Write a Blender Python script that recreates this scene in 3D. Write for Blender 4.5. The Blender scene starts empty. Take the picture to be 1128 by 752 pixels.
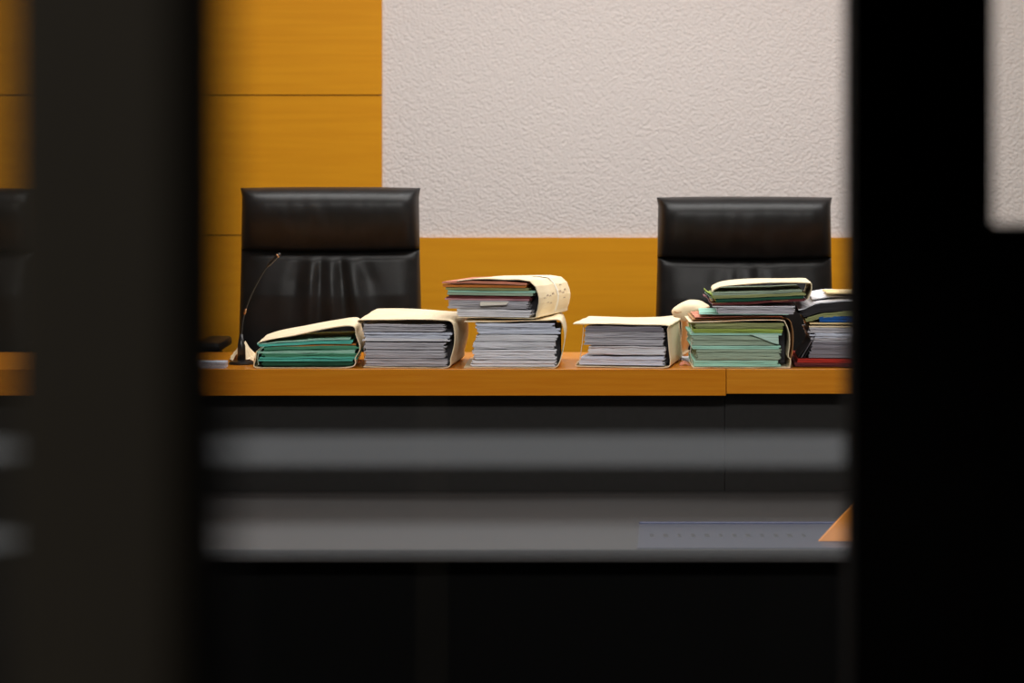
import bpy, bmesh, math, random
from mathutils import Vector, noise
random.seed(11)
SC = bpy.context.scene
F = 2663.0            # focal length in pixels of the 1128 px wide frame
HZ = 195.0            # eye level row
ZC = 1.60             # eye height
# ------------------------------------------------------------------ camera
cd = bpy.data.cameras.new('camera'); cam = bpy.data.objects.new('camera', cd)
SC.collection.objects.link(cam); SC.camera = cam
cam.location = (0, 0, ZC); cam.rotation_euler = (math.pi/2, 0, 0)
cd.sensor_width = 36.0; cd.lens = 36.0*F/1128.0
cd.shift_y = -(376.0-HZ)/1128.0
cd.clip_start = 0.05; cd.clip_end = 60
cd.dof.use_dof = True; cd.dof.focus_distance = 6.42; cd.dof.aperture_fstop = 3.7
# ------------------------------------------------------------------ world, exposure
w = bpy.data.worlds.new('world'); SC.world = w; w.use_nodes = True
w.node_tree.nodes['Background'].inputs[0].default_value = (0.9, 0.95, 1.0, 1)
w.node_tree.nodes['Background'].inputs[1].default_value = 0.02
SC.view_settings.view_transform = 'Standard'; SC.view_settings.look = 'None'
SC.view_settings.exposure = 0.0; SC.view_settings.gamma = 1.0
SC.view_settings.use_curve_mapping = False
SC.cycles.use_denoising = True
SC.cycles.max_bounces = 8
SC.cycles.sample_clamp_indirect = 4.0
# ------------------------------------------------------------------ lights
def area(name, loc, sx, sy, power, col=(1, 0.975, 0.945), rot=(0, 0, 0), spread=math.pi):
    ld = bpy.data.lights.new(name, 'AREA'); ld.shape = 'RECTANGLE'; ld.size = sx; ld.size_y = sy
    ld.energy = power; ld.color = col; ld.spread = spread
    o = bpy.data.objects.new(name, ld); o.location = loc; o.rotation_euler = rot
    SC.collection.objects.link(o); return o
area('ceiling_lamp_bench', (0.35, 6.45, 3.22), 2.6, 0.5, 30)
area('ceiling_lamp_wall', (0.35, 7.15, 3.22), 3.4, 0.4, 58, (1, 0.99, 0.985))
area('ceiling_lamp_court', (0.4, 3.1, 3.22), 2.4, 0.6, 150)
area('corridor_fill', (-0.7, -0.2, 2.9), 0.25, 0.25, 15)  # unseen fill light, added to lift the face of the left door post

# ------------------------------------------------------------------ materials
def lin(c):
    c = c/255.0
    return c/12.92 if c <= 0.04045 else ((c+0.055)/1.055)**2.4
def rgb(r, g, b): return (lin(r), lin(g), lin(b), 1)
def mat(name, col, rough=0.6, spec=0.5, metal=0.0, n=None):
    m = bpy.data.materials.new(name); m.use_nodes = True
    b = m.node_tree.nodes['Principled BSDF']
    b.inputs['Base Color'].default_value = col; b.inputs['Roughness'].default_value = rough
    b.inputs['Specular IOR Level'].default_value = spec; b.inputs['Metallic'].default_value = metal
    return m
def streaks(m, c1, c2, scale, nscale=3.0, detail=4.0, bump=0.0, bscale=None, bdist=0.002, lo=.35, hi=.65):
    """colour varied by a stretched noise in object space, optional bump"""
    nt = m.node_tree; N = nt.nodes; L = nt.links; b = N['Principled BSDF']
    tc = N.new('ShaderNodeTexCoord'); mp = N.new('ShaderNodeMapping'); mp.inputs['Scale'].default_value = scale
    no = N.new('ShaderNodeTexNoise'); no.inputs['Scale'].default_value = nscale; no.inputs['Detail'].default_value = detail
    cr = N.new('ShaderNodeValToRGB'); cr.color_ramp.elements[0].position = lo; cr.color_ramp.elements[1].position = hi
    cr.color_ramp.elements[0].color = c1; cr.color_ramp.elements[1].color = c2
    L.new(tc.outputs['Object'], mp.inputs[0]); L.new(mp.outputs[0], no.inputs['Vector'])
    L.new(no.outputs['Fac'], cr.inputs[0]); L.new(cr.outputs[0], b.inputs['Base Color'])
    if bump:
        n2 = no
        if bscale:
            n2 = N.new('ShaderNodeTexNoise'); n2.inputs['Scale'].default_value = bscale; n2.inputs['Detail'].default_value = 5
            L.new(tc.outputs['Object'], n2.inputs['Vector'])
        bp = N.new('ShaderNodeBump'); bp.inputs['Strength'].default_value = bump; bp.inputs['Distance'].default_value = bdist
        L.new(n2.outputs['Fac'], bp.inputs['Height']); L.new(bp.outputs[0], b.inputs['Normal'])
    return m
def mul(c, k): return (c[0]*k, c[1]*k, c[2]*k, 1)
def paper(name, col, k=0.86):
    return streaks(mat(name, col, 0.75, 0.25), mul(col, k*0.72), col, (7, 7, 700), 1.0, 4.5, lo=.36, hi=.58)

OR = rgb(210, 146, 30)
M = {}
M['wood_wall'] = streaks(mat('honey_veneer', OR, 0.5, 0.15), rgb(213, 142, 20), rgb(220, 150, 24), (1.2, 1.2, 26), 2.2, 5.0)
M['wood_bench'] = streaks(mat('bench_veneer', OR, 0.24, 0.5), rgb(210, 126, 22), rgb(218, 138, 30), (2.0, 2.0, 40), 2.2, 5.0)
M['wood_bench_b'] = streaks(mat('bench_veneer_paler', OR, 0.24, 0.5), rgb(212, 130, 28), rgb(222, 144, 38), (2.0, 2.0, 40), 2.2, 5.0)
M['groove'] = mat('groove_dark', rgb(120, 92, 50), 0.8)
M['black_panel'] = streaks(mat('black_laminate', rgb(40, 37, 35), 0.55, 0.3), rgb(25, 23, 22), rgb(29, 27, 26), (1, 1, 1), 60, 3)
M['grey_desk'] = streaks(mat('grey_linoleum', rgb(70, 67, 66), 0.6, 0.3), rgb(33, 30, 30), rgb(37, 34, 33), (1, 1, 1), 40, 3)
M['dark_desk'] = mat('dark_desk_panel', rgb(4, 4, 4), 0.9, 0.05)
M['leather'] = streaks(mat('black_leather', rgb(34, 32, 32), 0.40, 0.30), rgb(20, 20, 21), rgb(29, 28, 29), (1, 1, 1), 20, 3, bump=0.25, bscale=160, bdist=0.001)
M['plastic'] = mat('black_plastic', rgb(20, 20, 20), 0.4)
M['chrome'] = mat('chrome', rgb(170, 170, 172), 0.2, 0.5, 1.0)
M['mic'] = mat('mic_black', rgb(26, 22, 20), 0.32, 0.6)
M['brass'] = mat('warm_metal', rgb(190, 140, 100), 0.3, 0.5, 1.0)
M['carpet'] = streaks(mat('carpet', rgb(40, 38, 40), 0.95, 0.1), rgb(36, 34, 36), rgb(50, 47, 48), (1, 1, 1), 200, 3)
M['ceiling'] = mat('ceiling_white', rgb(215, 210, 205), 0.9)
M['side_wall'] = mat('side_wall_paint', rgb(150, 140, 125), 0.9)
M['corridor'] = mat('corridor_paint', rgb(30, 28, 26), 0.9)
M['post_grey'] = streaks(mat('post_dark_bronze', rgb(42, 38, 32), 0.7, 0.2), rgb(58, 53, 45), rgb(66, 60, 50), (90, 90, 3), 2.0, 4.0)
M['post_black'] = mat('post_black', rgb(9, 7, 6), 0.8, 0.1)
M['white'] = paper('white_paper', rgb(240, 240, 248))
M['blue_white'] = paper('cool_white_paper', rgb(226, 232, 250))
M['grey_paper'] = paper('grey_paper', rgb(198, 196, 205))
M['shaded_paper'] = paper('shaded_paper', rgb(140, 136, 146))  # white sheets with their shade put into the colour
M['manila'] = streaks(mat('manila_card', rgb(240, 218, 178), 0.6, 0.3), rgb(242, 222, 186), rgb(248, 232, 200), (1, 1, 1), 14, 3)
M['tan'] = streaks(mat('tan_card', rgb(226, 196, 140), 0.6, 0.3), rgb(228, 198, 142), rgb(240, 214, 164), (1, 1, 1), 14, 3)
M['brown'] = mat('brown_card', rgb(176, 130, 84), 0.7)
for nm, c in dict(mint=(176, 230, 210), teal=(96, 200, 182), green=(84, 158, 124), deep_green=(30, 84, 62), sage=(170, 190, 168),
                  olive=(160, 166, 112), lime=(176, 200, 96), orange=(214, 130, 60), salmon=(228, 150, 124), maroon=(104, 44, 46),
                  red=(176, 44, 34), blue=(24, 92, 170), pale_mint=(206, 240, 226), yellow=(214, 204, 120), pink=(210, 150, 160),
                  charcoal=(52, 50, 54)).items():
    M[nm] = paper(nm+'_card', rgb(*c))
M['string'] = mat('white_string', rgb(225, 218, 205), 0.8)
M['ink'] = mat('pencil_grey', rgb(186, 168, 150), 0.9)
M['tape'] = mat('white_tape', rgb(250, 244, 232), 0.4)
M['wedge'] = mat('orange_wood', rgb(232, 146, 52), 0.5)
M['mark'] = mat('dark_mark', rgb(6, 6, 12), 0.9)
M['mat_blue'] = mat('blue_mat', rgb(38, 42, 60), 0.5, 0.3)
M['mat_lip'] = mat('blue_lip', rgb(34, 42, 84), 0.4, 0.3)
# rough sprayed plaster
pl = mat('sprayed_plaster', rgb(228, 218, 214), 0.9, 0.15); M['plaster'] = pl
def _plaster():
    nt = pl.node_tree; N = nt.nodes; L = nt.links; b = N['Principled BSDF']
    tc = N.new('ShaderNodeTexCoord'); mp = N.new('ShaderNodeMapping'); mp.inputs['Scale'].default_value = (0.9, 1, 1.0)
    L.new(tc.outputs['Object'], mp.inputs[0])
    a = N.new('ShaderNodeTexNoise'); a.inputs['Scale'].default_value = 125; a.inputs['Detail'].default_value = 4; a.inputs['Roughness'].default_value = .6
    a.inputs['Distortion'].default_value = 0.1
    v = N.new('ShaderNodeTexVoronoi'); v.inputs['Scale'].default_value = 105
    L.new(mp.outputs[0], a.inputs['Vector']); L.new(mp.outputs[0], v.inputs['Vector'])
    mx = N.new('ShaderNodeMath'); mx.operation = 'MULTIPLY_ADD'; mx.inputs[1].default_value = -1.1
    L.new(v.outputs['Distance'], mx.inputs[0]); L.new(a.outputs['Fac'], mx.inputs[2])
    bp = N.new('ShaderNodeBump'); bp.inputs['Strength'].default_value = 0.55; bp.inputs['Distance'].default_value = 0.0055
    L.new(mx.outputs[0], bp.inputs['Height']); L.new(bp.outputs[0], b.inputs['Normal'])
_plaster()
# clear glass and frosted film
def glass():
    m = bpy.data.materials.new('clear_glass'); m.use_nodes = True; nt = m.node_tree; nt.nodes.clear()
    o = nt.nodes.new('ShaderNodeOutputMaterial'); mx = nt.nodes.new('ShaderNodeMixShader')
    t = nt.nodes.new('ShaderNodeBsdfTransparent'); g = nt.nodes.new('ShaderNodeBsdfGlossy'); g.inputs['Roughness'].default_value = 0.02
    t.inputs[0].default_value = (0.985, 0.99, 0.985, 1)
    mx.inputs[0].default_value = 0.03
    nt.links.new(t.outputs[0], mx.inputs[1]); nt.links.new(g.outputs[0], mx.inputs[2]); nt.links.new(mx.outputs[0], o.inputs[0])
    return m
M['glass'] = glass()
def film():
    m = bpy.data.materials.new('frosted_film'); m.use_nodes = True; nt = m.node_tree; nt.nodes.clear()
    o = nt.nodes.new('ShaderNodeOutputMaterial'); mx = nt.nodes.new('ShaderNodeMixShader'); mx.inputs[0].default_value = FILM
    t = nt.nodes.new('ShaderNodeBsdfTransparent')
    d = nt.nodes.new('ShaderNodeBsdfDiffuse'); d.inputs[0].default_value = (0.78, 0.82, 0.88, 1)
    tr = nt.nodes.new('ShaderNodeBsdfTranslucent'); tr.inputs[0].default_value = (0.78, 0.82, 0.88, 1)
    m2 = nt.nodes.new('ShaderNodeMixShader'); m2.inputs[0].default_value = 0.8
    L = nt.links
    L.new(d.outputs[0], m2.inputs[1]); L.new(tr.outputs[0], m2.inputs[2])
    L.new(t.outputs[0], mx.inputs[1]); L.new(m2.outputs[0], mx.inputs[2]); L.new(mx.outputs[0], o.inputs[0])
    return m
FILM = 0.055
M['film'] = film()

# ------------------------------------------------------------------ mesh helpers
class MB:
    def __init__(s): s.v = []; s.f = []
    def box(s, x0, x1, y0, y1, z0, z1):
        i = len(s.v)
        s.v += [(x0, y0, z0), (x1, y0, z0), (x1, y1, z0), (x0, y1, z0), (x0, y0, z1), (x1, y0, z1), (x1, y1, z1), (x0, y1, z1)]
        s.f += [tuple(i+k for k in q) for q in ((0, 3, 2, 1), (4, 5, 6, 7), (0, 1, 5, 4), (1, 2, 6, 5), (2, 3, 7, 6), (3, 0, 4, 7))]
    def loft(s, rings, close=True, caps=True):
        n = len(rings[0]); i = len(s.v)
        for r in rings: s.v += [tuple(p) for p in r]
        for a in range(len(rings)-1):
            for k in range(n if close else n-1):
                k2 = (k+1) % n
                s.f.append((i+a*n+k, i+a*n+k2, i+(a+1)*n+k2, i+(a+1)*n+k))
        if caps:
            s.f.append(tuple(i+k for k in range(n))[::-1]); s.f.append(tuple(i+(len(rings)-1)*n+k for k in range(n)))
    def tube(s, pts, rad, seg=12):
        pts = [Vector(p) for p in pts]
        if not hasattr(rad, '__len__'): rad = [rad]*len(pts)
        rings = []; up = None
        for k, p in enumerate(pts):
            t = (pts[min(k+1, len(pts)-1)]-pts[max(k-1, 0)]).normalized()
            if up is None: up = Vector((0, 1, 0)) if abs(t.y) < .9 else Vector((1, 0, 0))
            a = (up - t*up.dot(t)).normalized(); b = t.cross(a); up = a
            rings.append([p + (a*math.cos(q)+b*math.sin(q))*rad[k] for q in [2*math.pi*j/seg for j in range(seg)]])
        s.loft(rings)
    def lathe(s, prof, c=(0, 0, 0), seg=32):
        s.loft([[(c[0]+r*math.cos(2*math.pi*j/seg), c[1]+r*math.sin(2*math.pi*j/seg), c[2]+z) for j in range(seg)] for r, z in prof])
    def prism(s, poly, y0, y1):
        s.loft([[(x, y0, z) for x, z in poly], [(x, y1, z) for x, z in poly]])
    def build(s, name, m, parent=None, smooth=False, bevel=0.0, loc=None):
        me = bpy.data.meshes.new(name); me.from_pydata(s.v, [], s.f)
        bm = bmesh.new(); bm.from_mesh(me); bmesh.ops.recalc_face_normals(bm, faces=bm.faces); bm.to_mesh(me); bm.free()
        me.materials.append(m)
        if smooth:
            for p in me.polygons: p.use_smooth = True
        o = bpy.data.objects.new(name, me); SC.collection.objects.link(o)
        if bevel:
            bv = o.modifiers.new('bevel', 'BEVEL'); bv.width = bevel; bv.segments = 2; bv.limit_method = 'ANGLE'
        if loc: o.location = loc
        if parent: o.parent = parent
        return o
def tag(o, label=None, cat=None, group=None, kind=None):
    if label: o['label'] = label
    if cat: o['category'] = cat
    if group: o['group'] = group
    if kind: o['kind'] = kind
    return o
def empty(name, loc, rz=0.0, label=None, cat=None, group=None, kind=None):
    o = bpy.data.objects.new(name, None); SC.collection.objects.link(o)
    o.location = loc; o.rotation_euler = (0, 0, rz); o.empty_display_size = .05
    return tag(o, label, cat, group, kind)
def struct(name, mb, m, parent=None, bevel=0.0):
    o = mb.build(name, m, parent, bevel=bevel)
    if not parent: o['kind'] = 'structure'
    return o
def bx(*a):
    m = MB(); m.box(*a); return m
def smooth_line(pts, sub=6):
    P = [Vector((p[0], p[1])) for p in pts]; out = []
    for i in range(len(P)-1):
        p0 = P[max(i-1, 0)]; p1 = P[i]; p2 = P[i+1]; p3 = P[min(i+2, len(P)-1)]
        for k in range(sub):
            t = k/sub
            out.append(0.5*((2*p1)+(p2-p0)*t+(2*p0-5*p1+4*p2-p3)*t*t+(3*p1-p0-3*p2+p3)*t**3))
    out.append(P[-1]); return out

# ------------------------------------------------------------------ the setting
BT = 1.10             # bench top height
PZ = 0.35             # podium height
WY = 8.60             # back wall
def X(px, Y): return (px-564.0)*Y/F
def Z(py, Y): return ZC-(py-HZ)*Y/F
struct('floor', bx(-3.2, 3.2, -1.2, 8.8, -0.1, 0), M['carpet'])
struct('floor_podium', bx(-3.2, 3.2, 6.42, WY, 0, PZ), M['carpet'])
struct('ceiling', bx(-3.3, 3.3, -1.2, 8.8, 3.30, 3.4), M['ceiling'])
struct('wall_left', bx(-3.3, -3.2, 1.9, 8.8, 0, 3.3), M['side_wall'])
struct('wall_right', bx(3.2, 3.3, 1.9, 8.8, 0, 3.3), M['side_wall'])
struct('wall_corridor_left', bx(-3.3, -3.2, -1.2, 1.9, 0, 3.3), M['corridor'])
struct('wall_corridor_right', bx(3.2, 3.3, -1.2, 1.9, 0, 3.3), M['corridor'])
struct('wall_corridor_back', bx(-3.2, 3.2, -1.2, -1.1, 0, 3.3), M['corridor'])
# partition round the double door
struct('wall_partition_left', bx(-3.2, -1.06, 1.80, 1.90, 0, 3.3), M['corridor'])
struct('wall_partition_right', bx(1.16, 3.2, 1.80, 1.90, 0, 3.3), M['corridor'])
struct('wall_partition_top', bx(-1.06, 1.16, 1.80, 1.90, 2.42, 3.3), M['corridor'])
# back wall: plaster field, veneer panels 12 mm proud, with shadow gaps
struct('wall_back', bx(-3.2, 3.2, WY, WY+0.2, 0, 3.3), M['plaster'])
xe = X(421, WY)
zg1 = Z(105, WY); zg2 = Z(259, WY); zt = Z(261.5, WY)
g = 0.0022
wp = MB()
for (z0, z1) in ((PZ, zg2-g), (zg2+g, zg1-g), (zg1+g, zg1+0.50-g), (zg1+0.50+g, 3.3)):
    for (x0, x1) in ((-3.2, -1.98), (-1.973, xe)):
        wp.box(x0, x1, WY-0.014, WY, z0, z1)
struct('trim_1', wp, M['wood_wall'])
struct('trim_2', bx(xe+0.0, 3.2, WY-0.014, WY, PZ, zt), M['wood_wall'])
struct('trim_3', bx(-3.2, xe-0.01, WY-0.003, WY+0.001, PZ, 3.3), M['groove'])

# ------------------------------------------------------------------ judges' bench, in two runs
seam = X(800, 6.3)
def bench(x0, x1, th, wood, label):
    r = empty('judges_bench', ((x0+x1)/2, 6.3, 0), label=label, cat='bench', group="wooden judges' bench")
    c = (x0+x1)/2; h = (x1-x0)/2
    bx(-h+.0008, h-.0008, 0, 0.61, BT-th, BT).build('worktop', wood, r, bevel=0.0012)
    bx(-h+.0008, h-.0008, 0.05, 0.075, 0.0, BT-th).build('front_panel', M['black_panel'], r)
    for sx in (-1, 1):
        xx = sx*(h-0.03)
        bx(xx-0.012, xx+0.012, 0.12, 0.56, PZ, BT-th).build('side_panel', M['black_panel'], r)
    return r
bench(-3.0, seam, 0.0695, M['wood_bench'], "long left run of the honey wood judges' bench with black front, under the microphone")
bench(seam, 3.0, 0.0645, M['wood_bench_b'], "right run of the wood judges' bench beyond the seam, slightly thinner and paler edge")

# ------------------------------------------------------------------ clerk's desk in front of the bench
DT = 0.78
dk = empty('clerk_desk', (0.30, 5.33, 0), label='low dark grey clerk desk standing in front of the wooden bench', cat='desk')
bx(-1.25, 1.3, 0, 0.99, DT-0.03, DT).build('tabletop', M['grey_desk'], dk, bevel=0.002)
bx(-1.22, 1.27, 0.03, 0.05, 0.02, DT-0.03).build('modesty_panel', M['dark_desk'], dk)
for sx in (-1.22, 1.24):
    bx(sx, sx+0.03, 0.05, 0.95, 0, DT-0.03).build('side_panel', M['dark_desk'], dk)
# blue mat
my0, my1 = 5.335, F*(ZC-DT)/(577-HZ)
mx0 = X(704, my1)
mr = empty('desk_mat', (mx0, my0, DT), label='flat blue plastic desk mat with a row of small dark marks on the grey desk', cat='desk mat')
q = MB(); q.loft([[(-.024, 0, z), (.74, 0, z), (.74, my1-my0-.012, z), (0, my1-my0-.012, z)] for z in (0, .002)]); q.build('mat_sheet', M['mat_blue'], mr)
bx(0, 0.74, my1-my0-0.012, my1-my0, 0, 0.006).build('back_lip', M['mat_lip'], mr, bevel=.002)
yy = F*(ZC-DT)/(590.5-HZ)
for k in range(12):
    xx = X(718+15.2*k, yy)-mx0; a = .0045+.001*math.sin(k*2.1)
    km = MB(); km.box(xx-a, xx+a, yy-my0-.022, yy-my0+.022, .002, .0026)
    km.build('dark_mark', M['mark'], mr)

# wedge
wy = F*(ZC-DT)/(597-HZ)
wr = empty('wooden_wedge', (X(902, wy), wy, DT+.002), label='orange wooden wedge standing on the right of the blue desk mat', cat='wedge')
wm = MB(); s = wy/F; wm.prism([(0, 0), (58*s, 0), (58*s, 60*s), (55*s, 60*s)], 0, .012)
wm.build('wedge_block', M['wedge'], wr, bevel=.001)

# ------------------------------------------------------------------ chairs
def chair(cx, Y, ztop, label, seed, fold=1.0, arm_turn=0.0):
    rnd = random.Random(seed)
    r = empty('office_chair', (cx, Y, PZ), arm_turn, label, 'chair', "high-backed black leather chairs behind the judges' bench")
    zt = ztop-PZ                       # local heights
    zs = zt-0.187                      # seam between head cushion and back
    z0 = 0.50
    def slab(name, za_f, zb_f, hw_f, front_f, back_t, nu=72, nv=44):
        """closed cushion: front grid + back grid joined round the rim"""
        m = MB(); F_ = []; B_ = []
        for j in range(nv+1):
            t = j/nv; rf = []; rb = []
            for i in range(nu+1):
                u = -1+2*i/nu
                z = za_f(u)+(zb_f(u)-za_f(u))*t
                x = u*hw_f(u, t)
                y = -front_f(u, t)
                rf.append(len(m.v)); m.v.append((x, y, z))
            for i in range(nu+1):
                u = -1+2*i/nu
                z = za_f(u)+(zb_f(u)-za_f(u))*t
                e = max(0., (1-abs(u)**10))*max(0., 1-abs(2*t-1)**10)
                rb.append(len(m.v)); m.v.append((u*hw_f(u, t), 0.012+back_t*e**.5, z))
            F_.append(rf); B_.append(rb)
        for j in range(nv):
            for i in range(nu):
                m.f.append((F_[j][i], F_[j][i+1], F_[j+1][i+1], F_[j+1][i]))
                m.f.append((B_[j][i], B_[j+1][i], B_[j+1][i+1], B_[j][i+1]))
        for j in range(nv):
            m.f.append((F_[j][0], F_[j+1][0], B_[j+1][0], B_[j][0])); m.f.append((F_[j][nu], B_[j][nu], B_[j+1][nu], F_[j+1][nu]))
        for i in range(nu):
            m.f.append((F_[0][i], B_[0][i], B_[0][i+1], F_[0][i+1])); m.f.append((F_[nv][i], F_[nv][i+1], B_[nv][i+1], B_[nv][i]))
        return m.build(name, M['leather'], r, smooth=True)
    ph = rnd.random()*6
    # head cushion: a bolster, deepest in its lower half
    def hf(u, t):
        e = max(0., 1-abs(u)**14)**.5
        prof = max(0., 1-((t-.62)/.38)**2.8)**.5 if t > .62 else (1-.42*((.62-t)/.62)**1.7)*min(1., t/.05)**.5
        deep = 0.088
        wr_ = 0.0014*noise.noise(Vector((u*9+ph, t*1.6, seed)))+0.0007*noise.noise(Vector((u*16+ph, t*3, seed*2)))
        return 0.004+deep*prof*e*(0.75+.25*e)+wr_*e
    slab('headrest', lambda u: zs-0.004*(1-u*u)*1.5, lambda u: zt+0.003*(1-abs(u)**3),
         lambda u, t: 0.2665+0.005*max(0, (t-.86)/.14)**1.0+0.003*(1-t), hf, 0.03)
    folds = [(-.34, .07, -.008, .10), (-.19, .05, .009, .05), (-.09, .035, -.009, .03), (.02, .04, .008, -.03),
             (.12, .04, -.011, -.12), (.24, .06, .009, -.16), (.38, .08, -.008, -.25)]
    def bf(u, t):
        e = max(0., 1-abs(u)**12)**.5
        d = 1-t                                     # distance from the top seam
        lip = min(1., (d/.05))**.5
        base = 0.022+0.022*lip+0.016*min(1, d/.25)+0.018*math.exp(-((d-.32)/.36)**2)*(1-u*u)
        w_ = 0.
        for (c, sg, a, dr) in folds:
            k = fold*math.exp(-((u-(c-dr*d*1.6))/(sg*(1+d*2.6)))**2)
            w_ += a*k*min(1, d/.16)*math.exp(-(d/.62)**2)
        w_ += .003*noise.noise(Vector((u*4+ph, t*3, seed+5)))
        bot = min(1., t/.06)**.5
        return 0.004+(base+w_)*e*(.3+.7*bot)*min(1., d/.006+.25)
    slab('backrest', lambda u: z0, lambda u: zs-0.002-0.006*(1-u*u)+0.004,
         lambda u, t: 0.283-0.014*t, bf, 0.035, nu=96, nv=80)
    # seat cushion
    sm = MB(); rings = []
    for (yy, k) in ((-.375, .90), (-.365, .96), (-.33, 1.0), (-.15, 1.0), (0.0, .98), (.012, .94)):
        hw = .27*k; top = .50+(.0 if yy > -.36 else -.015); bot = .40
        rings.append([(-hw, yy, bot+.02), (-hw+.02, yy, bot), (hw-.02, yy, bot), (hw, yy, bot+.02), (hw, yy, top-.03), (hw-.04, yy, top), (-hw+.04, yy, top), (-hw, yy, top-.03)])
    sm.loft(rings); sm.build('seat', M['leather'], r, smooth=False, bevel=.006)
    # arms
    for sx in (-1, 1):
        az = 0.742
        a = MB(); a.tube([(sx*.31, 0.01, .52), (sx*.33, 0.0, az-.03), (sx*.33, -.10, az-.012), (sx*.33, -.26, az-.012), (sx*.33, -.30, az-.05), (sx*.31, -.30, .45), (sx*.26, -.30, .42)], .013)
        ao = a.build('armrest', M['plastic'], r, smooth=True)
        p = MB(); p.box(sx*.335-.038, sx*.335+.038, -.33, 0.0, az, az+.03); p.build('arm_pad', M['leather'], ao, bevel=.011)
    c = MB(); c.lathe([(.03, .10), (.03, .26), (.019, .26), (.019, .38), (.06, .385), (.06, .40)], (0, -.10, 0)); c.build('gas_column', M['chrome'], r, smooth=False)
    hb = MB(); hb.lathe([(.05, .075), (.055, .09), (.05, .115)], (0, -.10, 0)); hb.build('base_hub', M['chrome'], r)
    for k in range(5):
        a_ = 2*math.pi*k/5+.3; dx, dy = math.cos(a_), math.sin(a_)
        l = MB(); l.tube([(dx*.04, -.10+dy*.04, .095), (dx*.25, -.10+dy*.25, .068)], [.024, .014]); lo = l.build('leg', M['chrome'], r, smooth=True)
        cc = MB(); q = (dx*.25, -.10+dy*.25)
        for s_ in (-1, 1):
            cc.tube([(q[0]-dy*s_*.008, q[1]+dx*s_*.008, .027), (q[0]-dy*s_*.024, q[1]+dx*s_*.024, .027)], .027, 20)
        cc.tube([(q[0], q[1], .027), (q[0], q[1], .066)], .007, 10)
        cc.build('caster', M['plastic'], lo)
    return r
chair(X(364, 7.3), 7.3, Z(207, 7.3), 'black leather high-backed chair behind the microphone and green file', 1)
chair(X(820, 7.5), 7.5, Z(217.5, 7.5), 'black leather high-backed chair behind the green paper files on the right', 2, .45)
chair(X(-57, 7.3), 7.3, Z(208, 7.3), 'black leather chair cut by the left edge, seen past the dark door post', 3)

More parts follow.
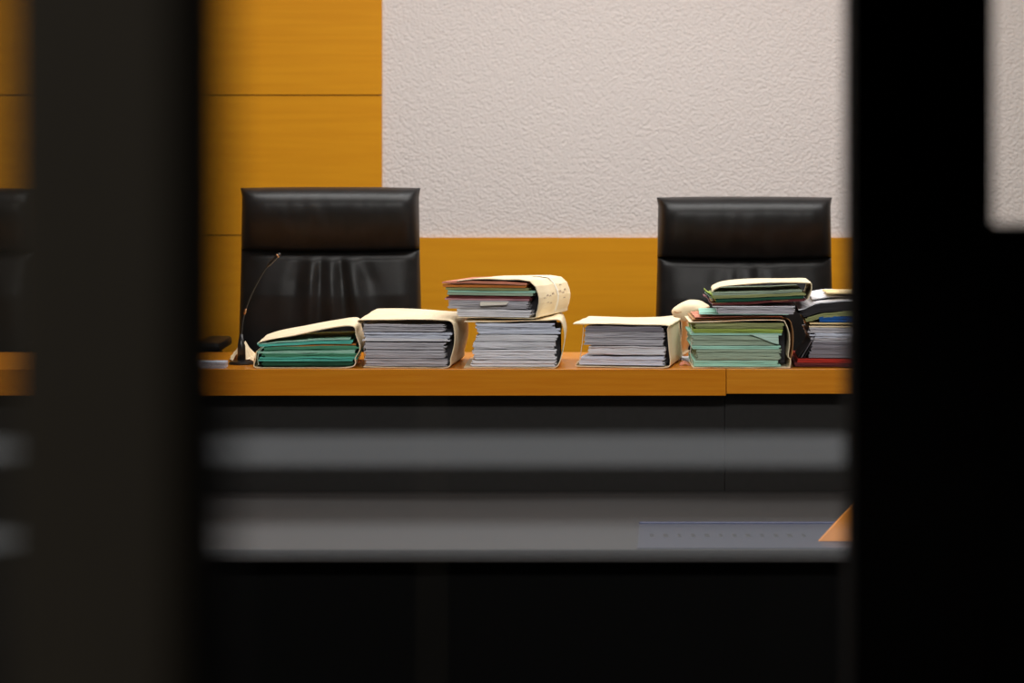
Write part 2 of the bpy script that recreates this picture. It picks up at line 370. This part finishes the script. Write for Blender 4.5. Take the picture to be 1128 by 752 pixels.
# ------------------------------------------------------------------ files
S = 6.33/F            # metres per pixel at the front of the files
class Case:
    def __init__(s, name, label, cx, base, rot=0., Y=6.33, z=BT, cat='file', group='case files on the bench', sc=None):
        s.s = sc or Y/F; s.cx = cx; s.base = base
        s.root = empty(name, (X(cx, Y), Y, z+.0003), math.radians(rot), label, cat, group)
        s.rnd = random.Random(int(cx*7+base))
    def P(s, px, py): return ((px-s.cx)*s.s, (s.base-py)*s.s)
    def cover(s, pts, m, depth=.31, th=.0022, y0=-.004, raise_=0., rr=1., part='cover', sub=7, parent=None, slant=0., closed=False):
        L = smooth_line([s.P(*p) for p in pts], sub)
        A = []; B = []
        for i, p in enumerate(L):
            t = (L[min(i+1, len(L)-1)]-L[max(i-1, 0)]);
            t = t.normalized() if t.length else Vector((1, 0))
            n = Vector((-t.y, t.x)); A.append(p+n*th/2); B.append(p-n*th/2)
        hmax = max(p.y for p in L) or 1; xm = min(p.x for p in L); xM = max(p.x for p in L)+1e-6
        poly = A+B[::-1]; mb = MB(); rings = []
        for k in range(9):
            f = k/8; y = y0+(depth-y0)*f
            rings.append([(q.x+slant*f, y+.0015*math.sin(q.x*60), max(q.y, 0.0003)+raise_*(1+(rr-1)*min(1, max(0, (q.x-xm)/(xM-xm))))*f*max(0, q.y)/hmax+.0008*math.sin(k*1.9+q.x*30)*(1 if q.y > hmax*.5 else 0)) for q in poly])
        mb.loft(rings)
        return mb.build(part, m, parent or s.root, smooth=False)
    def sheaf(s, x0, x1, bot, top, m, n=6, jx=2.0, jy=.004, depth=.29, part='paper_sheaf', wav=.75, gap=.97, y0=0., flare=0, nx=16, raise_=0.):
        """n leaves between two curves; bot/top: py number or list of py along x"""
        rnd = s.rnd; n = max(1, round(n*1.5)) if n > 3 else n; jy = jy*.55; flat = 1
        def cur(c, t):
            if not hasattr(c, '__len__'): return c
            k = t*(len(c)-1); i = min(int(k), len(c)-2); f = k-i; f = f*f*(3-2*f)
            return c[i]*(1-f)+c[i+1]*f
        mb = MB(); ph = rnd.random()*9
        for j in range(n):
            a = x0+rnd.uniform(-jx, jx)*.8-flare*(1-j/n); b = x1+rnd.uniform(-jx, jx)
            yj = y0+rnd.uniform(-jy, jy); yb = depth+rnd.uniform(-jy, jy)*1.5; ph2 = rnd.random()*9
            rings = []
            for i in range(nx+1):
                t = i/nx; px = a+(b-a)*t; tt = min(1, max(0, (px-x0)/(x1-x0)))
                c0 = cur(bot, tt); c1 = cur(top, tt)
                f0 = j/n; f1 = (j+gap)/n
                wv = wav*(noise.noise(Vector((px*.05+ph, j*.25, ph)))+.5*noise.noise(Vector((px*.16+ph2, j*.6, ph2))))*min(1, .3+j/n)
                p0 = s.P(px, c0+(c1-c0)*f0-wv*(0 if j == 0 else 1)); p1 = s.P(px, c0+(c1-c0)*f1-wv)
                yy = yj+.0022*noise.noise(Vector((px*.06, j*1.7, ph2)))
                rings.append([(p0[0], yy, max(p0[1], .0024)), (p1[0], yy+.0006, p1[1]), (p1[0], yb, p1[1]+raise_), (p0[0], yb, max(p0[1], .0024)+raise_)])
            mb.loft(rings)
        return mb.build(part, m, s.root)
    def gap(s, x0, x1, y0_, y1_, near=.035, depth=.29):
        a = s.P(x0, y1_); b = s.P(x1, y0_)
        bx(a[0], b[0], near, depth, max(a[1], .0025), b[1]).build('gap_shade_block', M['charcoal'], s.root)  # dark block painted in for the shade between papers and spine
    def tie(s, pts, y=.02, r=.0009, m=None, part='tie_string'):
        mb = MB(); L = smooth_line([s.P(*p) for p in pts], 4)
        mb.tube([(q.x, y, q.y) for q in L], r, 6); return mb.build(part, m or M['string'], s.root, smooth=True)

# file 1 : green dividers, gaping manila cover
c = Case('case_file', 'low case file of green dividers with a gaping cream cover, beside the microphone', 340, 407.6, 1)
c.cover([(283, 389), (281.5, 398), (281, 406.3), (300, 407.2), (345, 407.2), (387, 406.2), (391.5, 396), (396.5, 386), (392.5, 372), (388, 361.4), (362, 364), (327, 370.8), (300, 375.4), (285, 379.5)], M['manila'], depth=.30, raise_=.004)
c.sheaf(289, 388, 405.5, 400, M['deep_green'], 4, part='divider')
c.sheaf(287, 391, 400, 395.5, M['teal'], 3, 3, part='divider', wav=.8)
c.sheaf(290, 392, 395.5, 391.5, M['green'], 3, 3, part='divider', wav=.8)
c.sheaf(285, 393, 391.5, [389, 388.5, 388.5, 388], M['mint'], 2, 3, part='divider', wav=.8)
c.sheaf(290, 394, [389, 388, 388, 387.5], [385, 384, 383, 383], M['green'], 3, 2, part='divider', wav=.8)
c.sheaf(300, 392, [385.5, 384, 383, 382.5], [383.3, 382, 381.5, 381], M['orange'], 1, 1, part='divider')
c.sheaf(285, 389, [384, 382.5, 381, 381], [381.5, 379.5, 377.5, 377.5], M['teal'], 2, 2, part='divider', wav=.7)
c.sheaf(284, 387, [381.3, 379, 377, 376.5], [380.4, 377.6, 375.5, 374.8], M['mint'], 1, 2, part='divider', wav=.7)
c.cover([(285, 404), (284, 396), (287, 388), (291, 384)], M['pale_mint'], depth=.27, th=.0012, y0=-.002, part='end_flap')
# file 2 : grey papers
c = Case('case_file', 'thick case file of grey papers under a cream cover, between green file and tall stack', 446, 407, -5, Y=6.335)
c.cover([(396, 359), (394.2, 355.2), (405, 354.2), (442, 353.6), (480, 354.0), (497, 355.5), (501, 366), (501, 380), (497, 396), (493, 406), (460, 406.5), (420, 406.3), (400, 405.8)], M['manila'], raise_=.012, rr=.2, depth=.33)
c.gap(489, 497, 358.5, 403)
for (a, b, t0, t1, m, n) in ((402, 492, 405, 397, 'grey_paper', 6), (402, 491, 396, 387.5, 'grey_paper', 6), (401, 490, 386.5, 379.5, 'grey_paper', 4),
                             (400, 495, 377.5, 374.5, 'white', 2), (401, 497, 374.5, 368.5, 'blue_white', 4), (400, 489, 367, 359, 'grey_paper', 6)):
    c.sheaf(a, b, t0, t1, M[m], n, 2.2)
c.tie([(398.5, 356.5), (399, 372), (398.8, 390), (400, 405)], .03)
# file 3 lower
c = Case('case_file', 'case file of bright white papers, lower of the middle stack of two', 567, 407.6, -2)
LOW = c
c.cover([(511.5, 356.8), (530, 356.6), (570, 356), (600, 355.2), (616, 354.6), (621, 364), (622, 376), (619, 392), (613.5, 405.5), (600, 407), (550, 407), (511, 407)], M['manila'], depth=.33)
c.gap(610, 616.5, 371, 402)
for (a, b, t0, t1, m, n, fl) in ((521, 612, 405.8, 399, 'white', 4, 2), (520, 612, 398, 387, 'white', 6, -3), (521, 611, 386, 379, 'white', 5, 0),
                             (527, 613, 378, 371, 'white', 4, 4), (526, 617, 370, 364.5, 'blue_white', 3, 0), (525, 610, 364, 358.3, 'blue_white', 3, 0)):
    c.sheaf(a, b, t0, t1, M[m], n, 1.8, flare=fl)
# file 3 upper, turned, lies on the lower one
c = Case('case_file', 'turned case file with mixed coloured folders and white-taped spine, on top of the middle stack', 591, 355.2, -15, Y=6.322, z=BT+(407.6-354.2)*S+.0022)
c.cover([(500, 314.5), (520, 312.5), (555, 311.7), (584, 313.6), (593, 327), (594, 338), (591, 350), (588, 354.6), (560, 354.9), (520, 354.9), (500, 354.9)], M['manila'], depth=.34, raise_=-.004, sub=2)
c.gap(580, 589, 322, 350)
for (a, b, t0, t1, m, n, pt) in ((500, 584, 353.8, 345.5, 'white', 4, 'paper_sheaf'), (490, 581, 345, 336, 'grey_paper', 6, 'paper_sheaf'),
        (487, 583, 335.5, 333.5, 'pink', 1, 'divider'), (489, 584, 333.4, 330.5, 'maroon', 2, 'divider'), (488, 588, 330, 326.8, 'sage', 2, 'divider'),
        (490, 589, 326.8, 324.8, 'mint', 1, 'divider'), (486, 582, 324.4, 321.5, 'olive', 2, 'divider'), (484, 580, 321.3, 318.6, 'orange', 2, 'divider'),):
    c.sheaf(a, b, t0, t1, M[m], n, 2.0, part=pt, depth=.32)
c.sheaf(482, 580, [317.5, 317, 317.4, 318.2], [315.5, 314.2, 314.4, 316], M['salmon'], 2, 1.0, part='divider', wav=.4, depth=.30)
q = MB(); a = c.P(528, 341.5); b = c.P(558, 337)
q.loft([[(a[0], -.012, a[1]), (b[0], -.012, a[1]+.004), (b[0]+.004, -.012, b[1]), (a[0], -.012, b[1]-.001)], [(a[0], .06, a[1]+.001), (b[0], .06, a[1]+.005), (b[0]+.004, .06, b[1]+.0005), (a[0], .06, b[1]-.0005)]])
q.build('white_tab', M['tape'], c.root)
sp = [(584, 314), (592.5, 326), (594, 336), (591, 350), (588, 354.6)]
c.cover([(565, 311.2), (584.6, 312.8), (593.9, 326.7), (594.9, 338), (591.8, 350), (589.4, 354.2)], M['tape'], depth=.205, y0=.188, th=.001, part='tape_band', raise_=-.003, sub=2)
for (y_, v0, hh) in ((.055, 333, 3), (.085, 331, 4), (.115, 332, 3), (.145, 330, 4), (.225, 329, 4), (.255, 331, 3), (.285, 328, 4), (.25, 322, 2), (.09, 339, 2), (.12, 340, 2), (.27, 337, 2)):
    pts = []
    for k in range(15):
        vv = v0+hh*math.sin(k*1.9)*.35; yy = y_+.0017*k-.012
        u = 594.4 if vv > 330 else 594.4-(330-vv)*.35
        pt = c.P(u, vv); pts.append((pt[0]+.0006, yy, pt[1]))
    q = MB(); q.tube(pts, .0004, 4); q.build('pencil_stroke', M['ink'], c.root)
# file 4
c = Case('case_file', 'case file of white papers with overhanging cream cover, left of the tan one behind it', 736, 407.8, -9.5, Y=6.325)
c.cover([(630.5, 359.6), (650, 359.8), (690, 359.9), (733, 360.3), (735.5, 366), (737, 385), (738.5, 401), (735, 406.4), (715, 407.3), (670, 407), (640, 406.8), (634, 406), (635.5, 402)], M['manila'], depth=.31)
c.gap(730, 735, 366, 403)
for (a, b, t0, t1, m, n, fl) in ((640, 731, 405, 395.5, 'blue_white', 5, 4), (648, 732, 393.8, 384.5, 'white', 6, 0), (643, 731, 383, 376.5, 'grey_paper', 4, 0),
                             (643, 731, 375.8, 368.5, 'grey_paper', 5, 0), (644, 730, 367.8, 362.3, 'shaded_paper', 3, 0)):
    c.sheaf(a, b, t0, t1, M[m], n, 1.8, flare=fl)
c.tie([(641.5, 360), (640.5, 375), (638.5, 392), (635.5, 405)], .01)
# tan file behind file 4
Yb = 6.69
c = Case('case_file', 'tan case file with a curled flap on top, behind the overhanging cream one', 748, 397.5, -11, Y=Yb)
c.cover([(660, 361), (700, 360), (735, 357), (748, 354), (751, 362), (750, 380), (745, 395), (745, 397), (700, 397), (655, 397)], M['manila'], depth=.26)
c.sheaf(664, 742, 395.5, 375, M['grey_paper'], 9, depth=.24); c.sheaf(662, 744, 374, 363, M['white'], 8, depth=.24)
ol = [c.P(p.x, p.y) for p in smooth_line([(741.5, 352), (739.5, 347.5), (741, 343.5), (747, 339), (753.5, 335.7), (761, 335.2), (768, 336.3), (774, 339.5), (778, 343), (772, 347), (765, 350), (760, 355), (756, 358), (748, 357), (741.5, 352)], 5)][:-1]
ox = sum(p[0] for p in ol)/len(ol); oz = sum(p[1] for p in ol)/len(ol)
q = MB(); q.loft([[(ox+(x-ox)*k, yy, oz+(z-oz)*k) for x, z in ol] for (k, yy) in ((.25, -.024), (.55, -.022), (.8, -.016), (.94, -.008), (1, .004), (1, .09), (.9, .11))])
q.build('curled_flap', M['manila'], c.root, smooth=True)
q = MB(); q.tube([(*c.P(743.5, 346)[:1], -.021, c.P(0, 346)[1]), (c.P(747, 0)[0], -.0225, c.P(0, 347.3)[1]), (c.P(752, 0)[0], -.0235, c.P(0, 346.6)[1])], .0012, 6)
q.build('fold_slit', M['brown'], c.root)
# file 5 lower
c = Case('case_file', 'thick green case file, lower of the right-hand stack of two', 815, 407.6, -1.5)
c.cover([(759.5, 357.4), (790, 356.3), (830, 355.2), (860, 354.8), (865, 358), (869, 369), (869.5, 382), (868, 394), (870.5, 398), (869.8, 405.5), (865, 407), (820, 407.1), (763, 407)], M['manila'], depth=.29)
c.gap(858, 865.5, 360, 403, depth=.28)
for (a, b, t0, t1, m, n, pt) in ((764, 858, 405.8, 399.5, 'mint', 3, 'divider'), (768, 859, 399, 387, 'sage', 7, 'paper_sheaf'), (762, 860, 386.8, 383, 'mint', 2, 'divider'),
        (763, 854, 382.5, 372, 'sage', 6, 'paper_sheaf'), (761, 861, 371.5, 369.3, 'mint', 1, 'divider'), (765, 862, 368.8, 364.6, 'lime', 2, 'divider'), (766, 863, 364, 358, 'olive', 4, 'paper_sheaf')):
    c.sheaf(a, b, t0, t1, M[m], n, 2.0, part=pt, wav=.5)
q = MB()
for (pp) in [[(826, 370.3), (857, 370.3), (857.5, 381), (850, 379.5), (838, 374.5)]]:
    L = [c.P(*p) for p in pp]
    q.loft([[(x, -.007, z) for x, z in L], [(x, .1, z) for x, z in L]])
q.build('pale_mint_sheet', M['pale_mint'], c.root)
c.tie([(761, 358), (762.5, 375), (760.5, 392), (763.5, 405)], .004)
c.cover([(763, 354.6), (800, 353.4), (840, 352.4), (866, 352.6), (873, 362), (874, 380), (871.8, 398)], M['brown'], depth=.30, y0=.012, part='brown_divider', th=.0014)
c.cover([(766, 352.2), (800, 351.4), (840, 351), (862, 351)], M['salmon'], depth=.29, y0=.004, part='top_divider', th=.001)
# file 5 upper
c = Case('case_file', 'thin green case file with open cream cover, on top of the right-hand stack', 838, 350.4, -4, Y=6.328, z=BT+(407.6-350.2)*S+.0012)
for (a, b, t0, t1, m, n, pt) in ((772, 868, 350.2, 349, 'mint', 1, 'divider'), (790, 874, 348.8, 341.8, 'grey_paper', 5, 'paper_sheaf'), (786, 876, 341.3, 340.1, 'white', 1, 'divider'),
        (785, 888, [339.6, 338.5, 336, 334.5], [337.3, 336, 333.7, 332], 'maroon', 2, 'divider'), (788, 884, [336, 335, 333, 331.5], [332.2, 331, 329.5, 328], 'deep_green', 2, 'divider'),
        (784, 886, [332, 331, 329.5, 328], [328.5, 328, 326.5, 324.5], 'olive', 2, 'divider'), (786, 883, [328.4, 328, 326.3, 324.3], [324.8, 323.8, 322.8, 321.5], 'sage', 2, 'paper_sheaf')):
    c.sheaf(a, b, t0, t1, M[m], n, 2.0, part=pt, wav=.7)
c.cover([(785, 324.5), (788, 321.5), (800, 317.6), (830, 315.2), (865, 314.2), (890, 314.2), (893.5, 316), (893, 324), (889, 333)], M['manila'], depth=.27)
c.sheaf(783, 888, [337.5, 336.5, 334.5, 332.8], [337, 336, 334, 332.3], M['brown'], 1, 1, part='divider')
c.cover([(776, 322), (779, 325), (783, 327), (786, 331), (789, 335)], M['lime'], depth=.1, th=.001, part='curled_corner')
c.cover([(775, 329), (779, 331), (782, 336), (786, 338)], M['pink'], depth=.1, th=.001, part='curled_corner')
c.cover([(777, 326), (781, 329), (785, 334)], M['pale_mint'], depth=.1, th=.001, part='curled_corner')
# file 6 : loose pile
c = Case('paper_pile', 'loose pile of curled papers, blue and red folders at the right end of the bench', 930, 407.2, -4, Y=6.345)
c.sheaf(876, 985, 406.5, 402.2, M['maroon'], 2, 1.5, part='folder', jy=.002)
c.sheaf(878, 986, 402, 397.5, M['red'], 2, 1.5, part='folder', jy=.002)
c.sheaf(896, 980, 396.5, 379, M['shaded_paper'], 10, 2, flare=4)
c.sheaf(892, 978, 379, 374.5, M['grey_paper'], 2, 4, wav=1.6)
c.sheaf(894, 980, 374.5, 369, M['blue_white'], 3, 5, wav=1.8)
c.sheaf(893, 979, 369, 363.5, M['grey_paper'], 3, 4, wav=1.6)
c.sheaf(892, 981, 363, 361.5, M['manila'], 1, 1)
c.sheaf(893, 979, 359.6, 357.8, M['tan'], 1, 1)
c.sheaf(903, 976, 357, 351, M['blue'], 2, 1.5, part='folder')
c.sheaf(888, 978, [357, 352, 350.5, 350.5, 350.5], [352, 347, 345, 345, 345], M['olive'], 3, 3, wav=.7)
c.sheaf(883, 978, [352, 346, 344.5, 344, 344], [344.5, 337, 335, 335, 335], M['charcoal'], 6, 4, wav=.7)
c.sheaf(880, 978, [344.5, 336.5, 334.5, 334, 334], [343.3, 335, 332.8, 332.8, 332.8], M['white'], 1, 0, wav=.3, raise_=.010)
c.sheaf(896, 978, [333.5, 331, 331, 331, 331], [332.5, 329.5, 330, 330, 330], M['white'], 1, 0, wav=.3, raise_=.008, y0=.05)
for (cx_, kk) in ((0, 'charcoal'), (3, 'shaded_paper'), (6, 'charcoal')):
    c.cover([(880+cx_, 396+cx_*.2), (884+cx_, 390), (890+cx_, 383-cx_), (893+cx_, 376-cx_)], M[kk], depth=.2, th=.001, part='bent_page')
e = Case('envelope', 'small tan envelope lying on top of the loose pile at the right end', 940, 332, -3, Y=6.36, z=BT+(407.2-329.4)*6.345/F+.007, cat='envelope', group='')
if 'group' in e.root: del e.root['group']
e.cover([(911, 331.8), (940, 331.6), (968, 331.8)], M['tan'], depth=.16, th=.007, part='envelope_body', sub=4)
q = MB(); a = e.P(925, 328); q.tube([(a[0], .03, .0052), (a[0]+.02, .04, .0052), (a[0]+.03, .028, .0052), (a[0]+.05, .045, .0052)], .0008, 5); q.build('handwriting', M['ink'], e.root)

# ------------------------------------------------------------------ microphone
Ym = 6.46; sm_ = Ym/F
mi = empty('gooseneck_microphone', (X(266, Ym), Ym, BT), label='slim black gooseneck microphone on a round base, left of the green file', cat='microphone')
def mp(px, py): return ((px-266)*sm_, 0, ZC-(py-HZ)*sm_-BT)
b_ = MB(); b_.lathe([(.034, 0), (.0345, .003), (.032, .007), (.020, .010), (.012, .012)]); b_.build('base', M['mic'], mi, smooth=False)
b_ = MB(); b_.tube([(0, 0, .012), (0, 0, .05), mp(265.5, 378), mp(265.8, 368)], [.0115, .0105, .0085, .0045], 16); b_.build('stem', M['mic'], mi, smooth=True)
nk = smooth_line([(265.8, 370), (267, 356), (270, 343), (276, 326), (283, 312), (291, 298), (298, 290)], 6)
b_ = MB(); b_.tube([mp(p.x, p.y) for p in nk], .0022, 10); go = b_.build('gooseneck', M['mic'], mi, smooth=True)
b_ = MB(); b_.tube([mp(269.3, 346), mp(270.8, 340)], .0031, 10); b_.build('ring', M['brass'], go, smooth=True)
b_ = MB(); b_.tube([mp(295, 293), mp(297, 290.8), mp(305, 282.6), mp(308, 279.8), mp(308.8, 279)], [.0026, .0042, .0046, .0040, .002], 14); hd = b_.build('capsule', M['mic'], mi, smooth=True)
b_ = MB(); b_.tube([mp(305.5, 282.2), mp(306.6, 281.1)], .0051, 14); b_.build('capsule_ring', M['brass'], hd, smooth=True)

# ------------------------------------------------------------------ loose papers on the bench
def crumple(name, px, py, Y, w_, d_, h_, m, label, cat, seed, n=14):
    mb = MB(); r = random.Random(seed)
    r0 = empty(name, (X(px, Y), Y, BT), label=label, cat=cat)
    ids = []
    for j in range(n+1):
        row = []
        for i in range(n+1):
            u = i/n*2-1; v = j/n*2-1
            z = h_*max(0, 1-abs(u)**1.6*.9-abs(v)**2*.5)+h_*.45*noise.noise(Vector((u*2.3+seed, v*2.3, seed)))
            row.append(len(mb.v)); mb.v.append((u*w_/2*(1+.12*noise.noise(Vector((v*3, seed, 1)))), v*d_/2, max(.0006, z)))
        ids.append(row)
    for j in range(n):
        for i in range(n): mb.f.append((ids[j][i], ids[j][i+1], ids[j+1][i+1], ids[j+1][i]))
    o = mb.build('sheet', m, r0)
    so = o.modifiers.new('thick', 'SOLIDIFY'); so.thickness = .0008; so.offset = 1
    return r0
crumple('crumpled_paper', 268, 400, 6.62, .066, .10, .046, M['manila'], 'crumpled pale paper lying right behind the microphone base', 'paper', 4, 7)
crumple('crumpled_paper', 754, 402, 6.43, .028, .03, .012, M['salmon'], 'tiny crumpled pale scrap between the white file and the green stack', 'paper', 9, 6)
nt_ = empty('paper_sheet', (X(760, 6.62), 6.60, BT), .2, 'loose white sheets lying between the tan file and the green stack', 'paper')
q = MB()
for k in range(5): q.box(-.022+.001*k, .020+.0015*k, -.08, .08, .0012*k+.0002, .0012*k+.0011)
q.build('sheets', M['white'], nt_)
cdk = empty('card_stack', (X(229, 6.33), 6.325, BT), label='low stack of white cards at the bench edge left of the microphone', cat='cards')
q = MB()
for k in range(6): q.box(-.048+.0006*math.sin(k*3), .045+.0006*math.sin(k*5), .001*math.sin(k*2)*.5, .07, .0026*k+.0002, .0026*k+.0026)
q.build('cards', M['blue_white'], cdk)

# ------------------------------------------------------------------ glazed screen with frosted bands
YG = 2.15
struct('window_1', bx(-1.6, 1.6, YG, YG+.008, 0, 3.3), M['glass'])
win = bpy.data.objects['window_1']
for (p0, p1) in ((478.5, 512.5), (577, 610)):
    o = bx(-1.59, 1.59, YG-.0006, YG-.0001, Z(p1, YG), Z(p0, YG)).build('frosted_band', M['film'], win)
# ------------------------------------------------------------------ double door in front, left leaf nearer
Y1 = 0.68
d1 = empty('door_1', (0, Y1, 0), kind='structure')
xa, xb = X(0, Y1), X(197, Y1)
bx(xa, xb, 0, .045, 0, 2.4).build('door_stile', M['post_grey'], d1, bevel=.003)
bx(xb, X(251, Y1+.03), .012, .040, 0, 2.4).build('rubber_seal', M['post_black'], d1, bevel=.004)
bx(-1.0, xa, .018, .026, .25, 2.28).build('glass_pane', M['glass'], d1)
bx(-1.0, xa, 0, .045, 0, .25).build('bottom_rail', M['post_grey'], d1)
bx(-1.0, xa, 0, .045, 2.28, 2.4).build('top_rail', M['post_grey'], d1)
bx(-1.05, -1.0, 0, .045, 0, 2.4).build('hinge_stile', M['post_grey'], d1)
Y2 = 1.80
d2 = empty('door_2', (0, Y2, 0), kind='structure')
xa, xb = X(938, Y2), X(1095, Y2)
bx(xa, xb, 0, .045, 0, 2.4).build('door_stile', M['post_black'], d2, bevel=.002)
zp = Z(247, Y2)
bx(xb, 1.10, .005, .04, 0, zp).build('lower_panel', M['post_black'], d2)
bx(xb, 1.10, .018, .026, zp, 2.28).build('glass_pane', M['glass'], d2)
bx(xb, 1.10, 0, .045, 2.28, 2.4).build('top_rail', M['post_black'], d2)
bx(1.10, 1.15, 0, .045, 0, 2.4).build('hinge_stile', M['post_black'], d2)
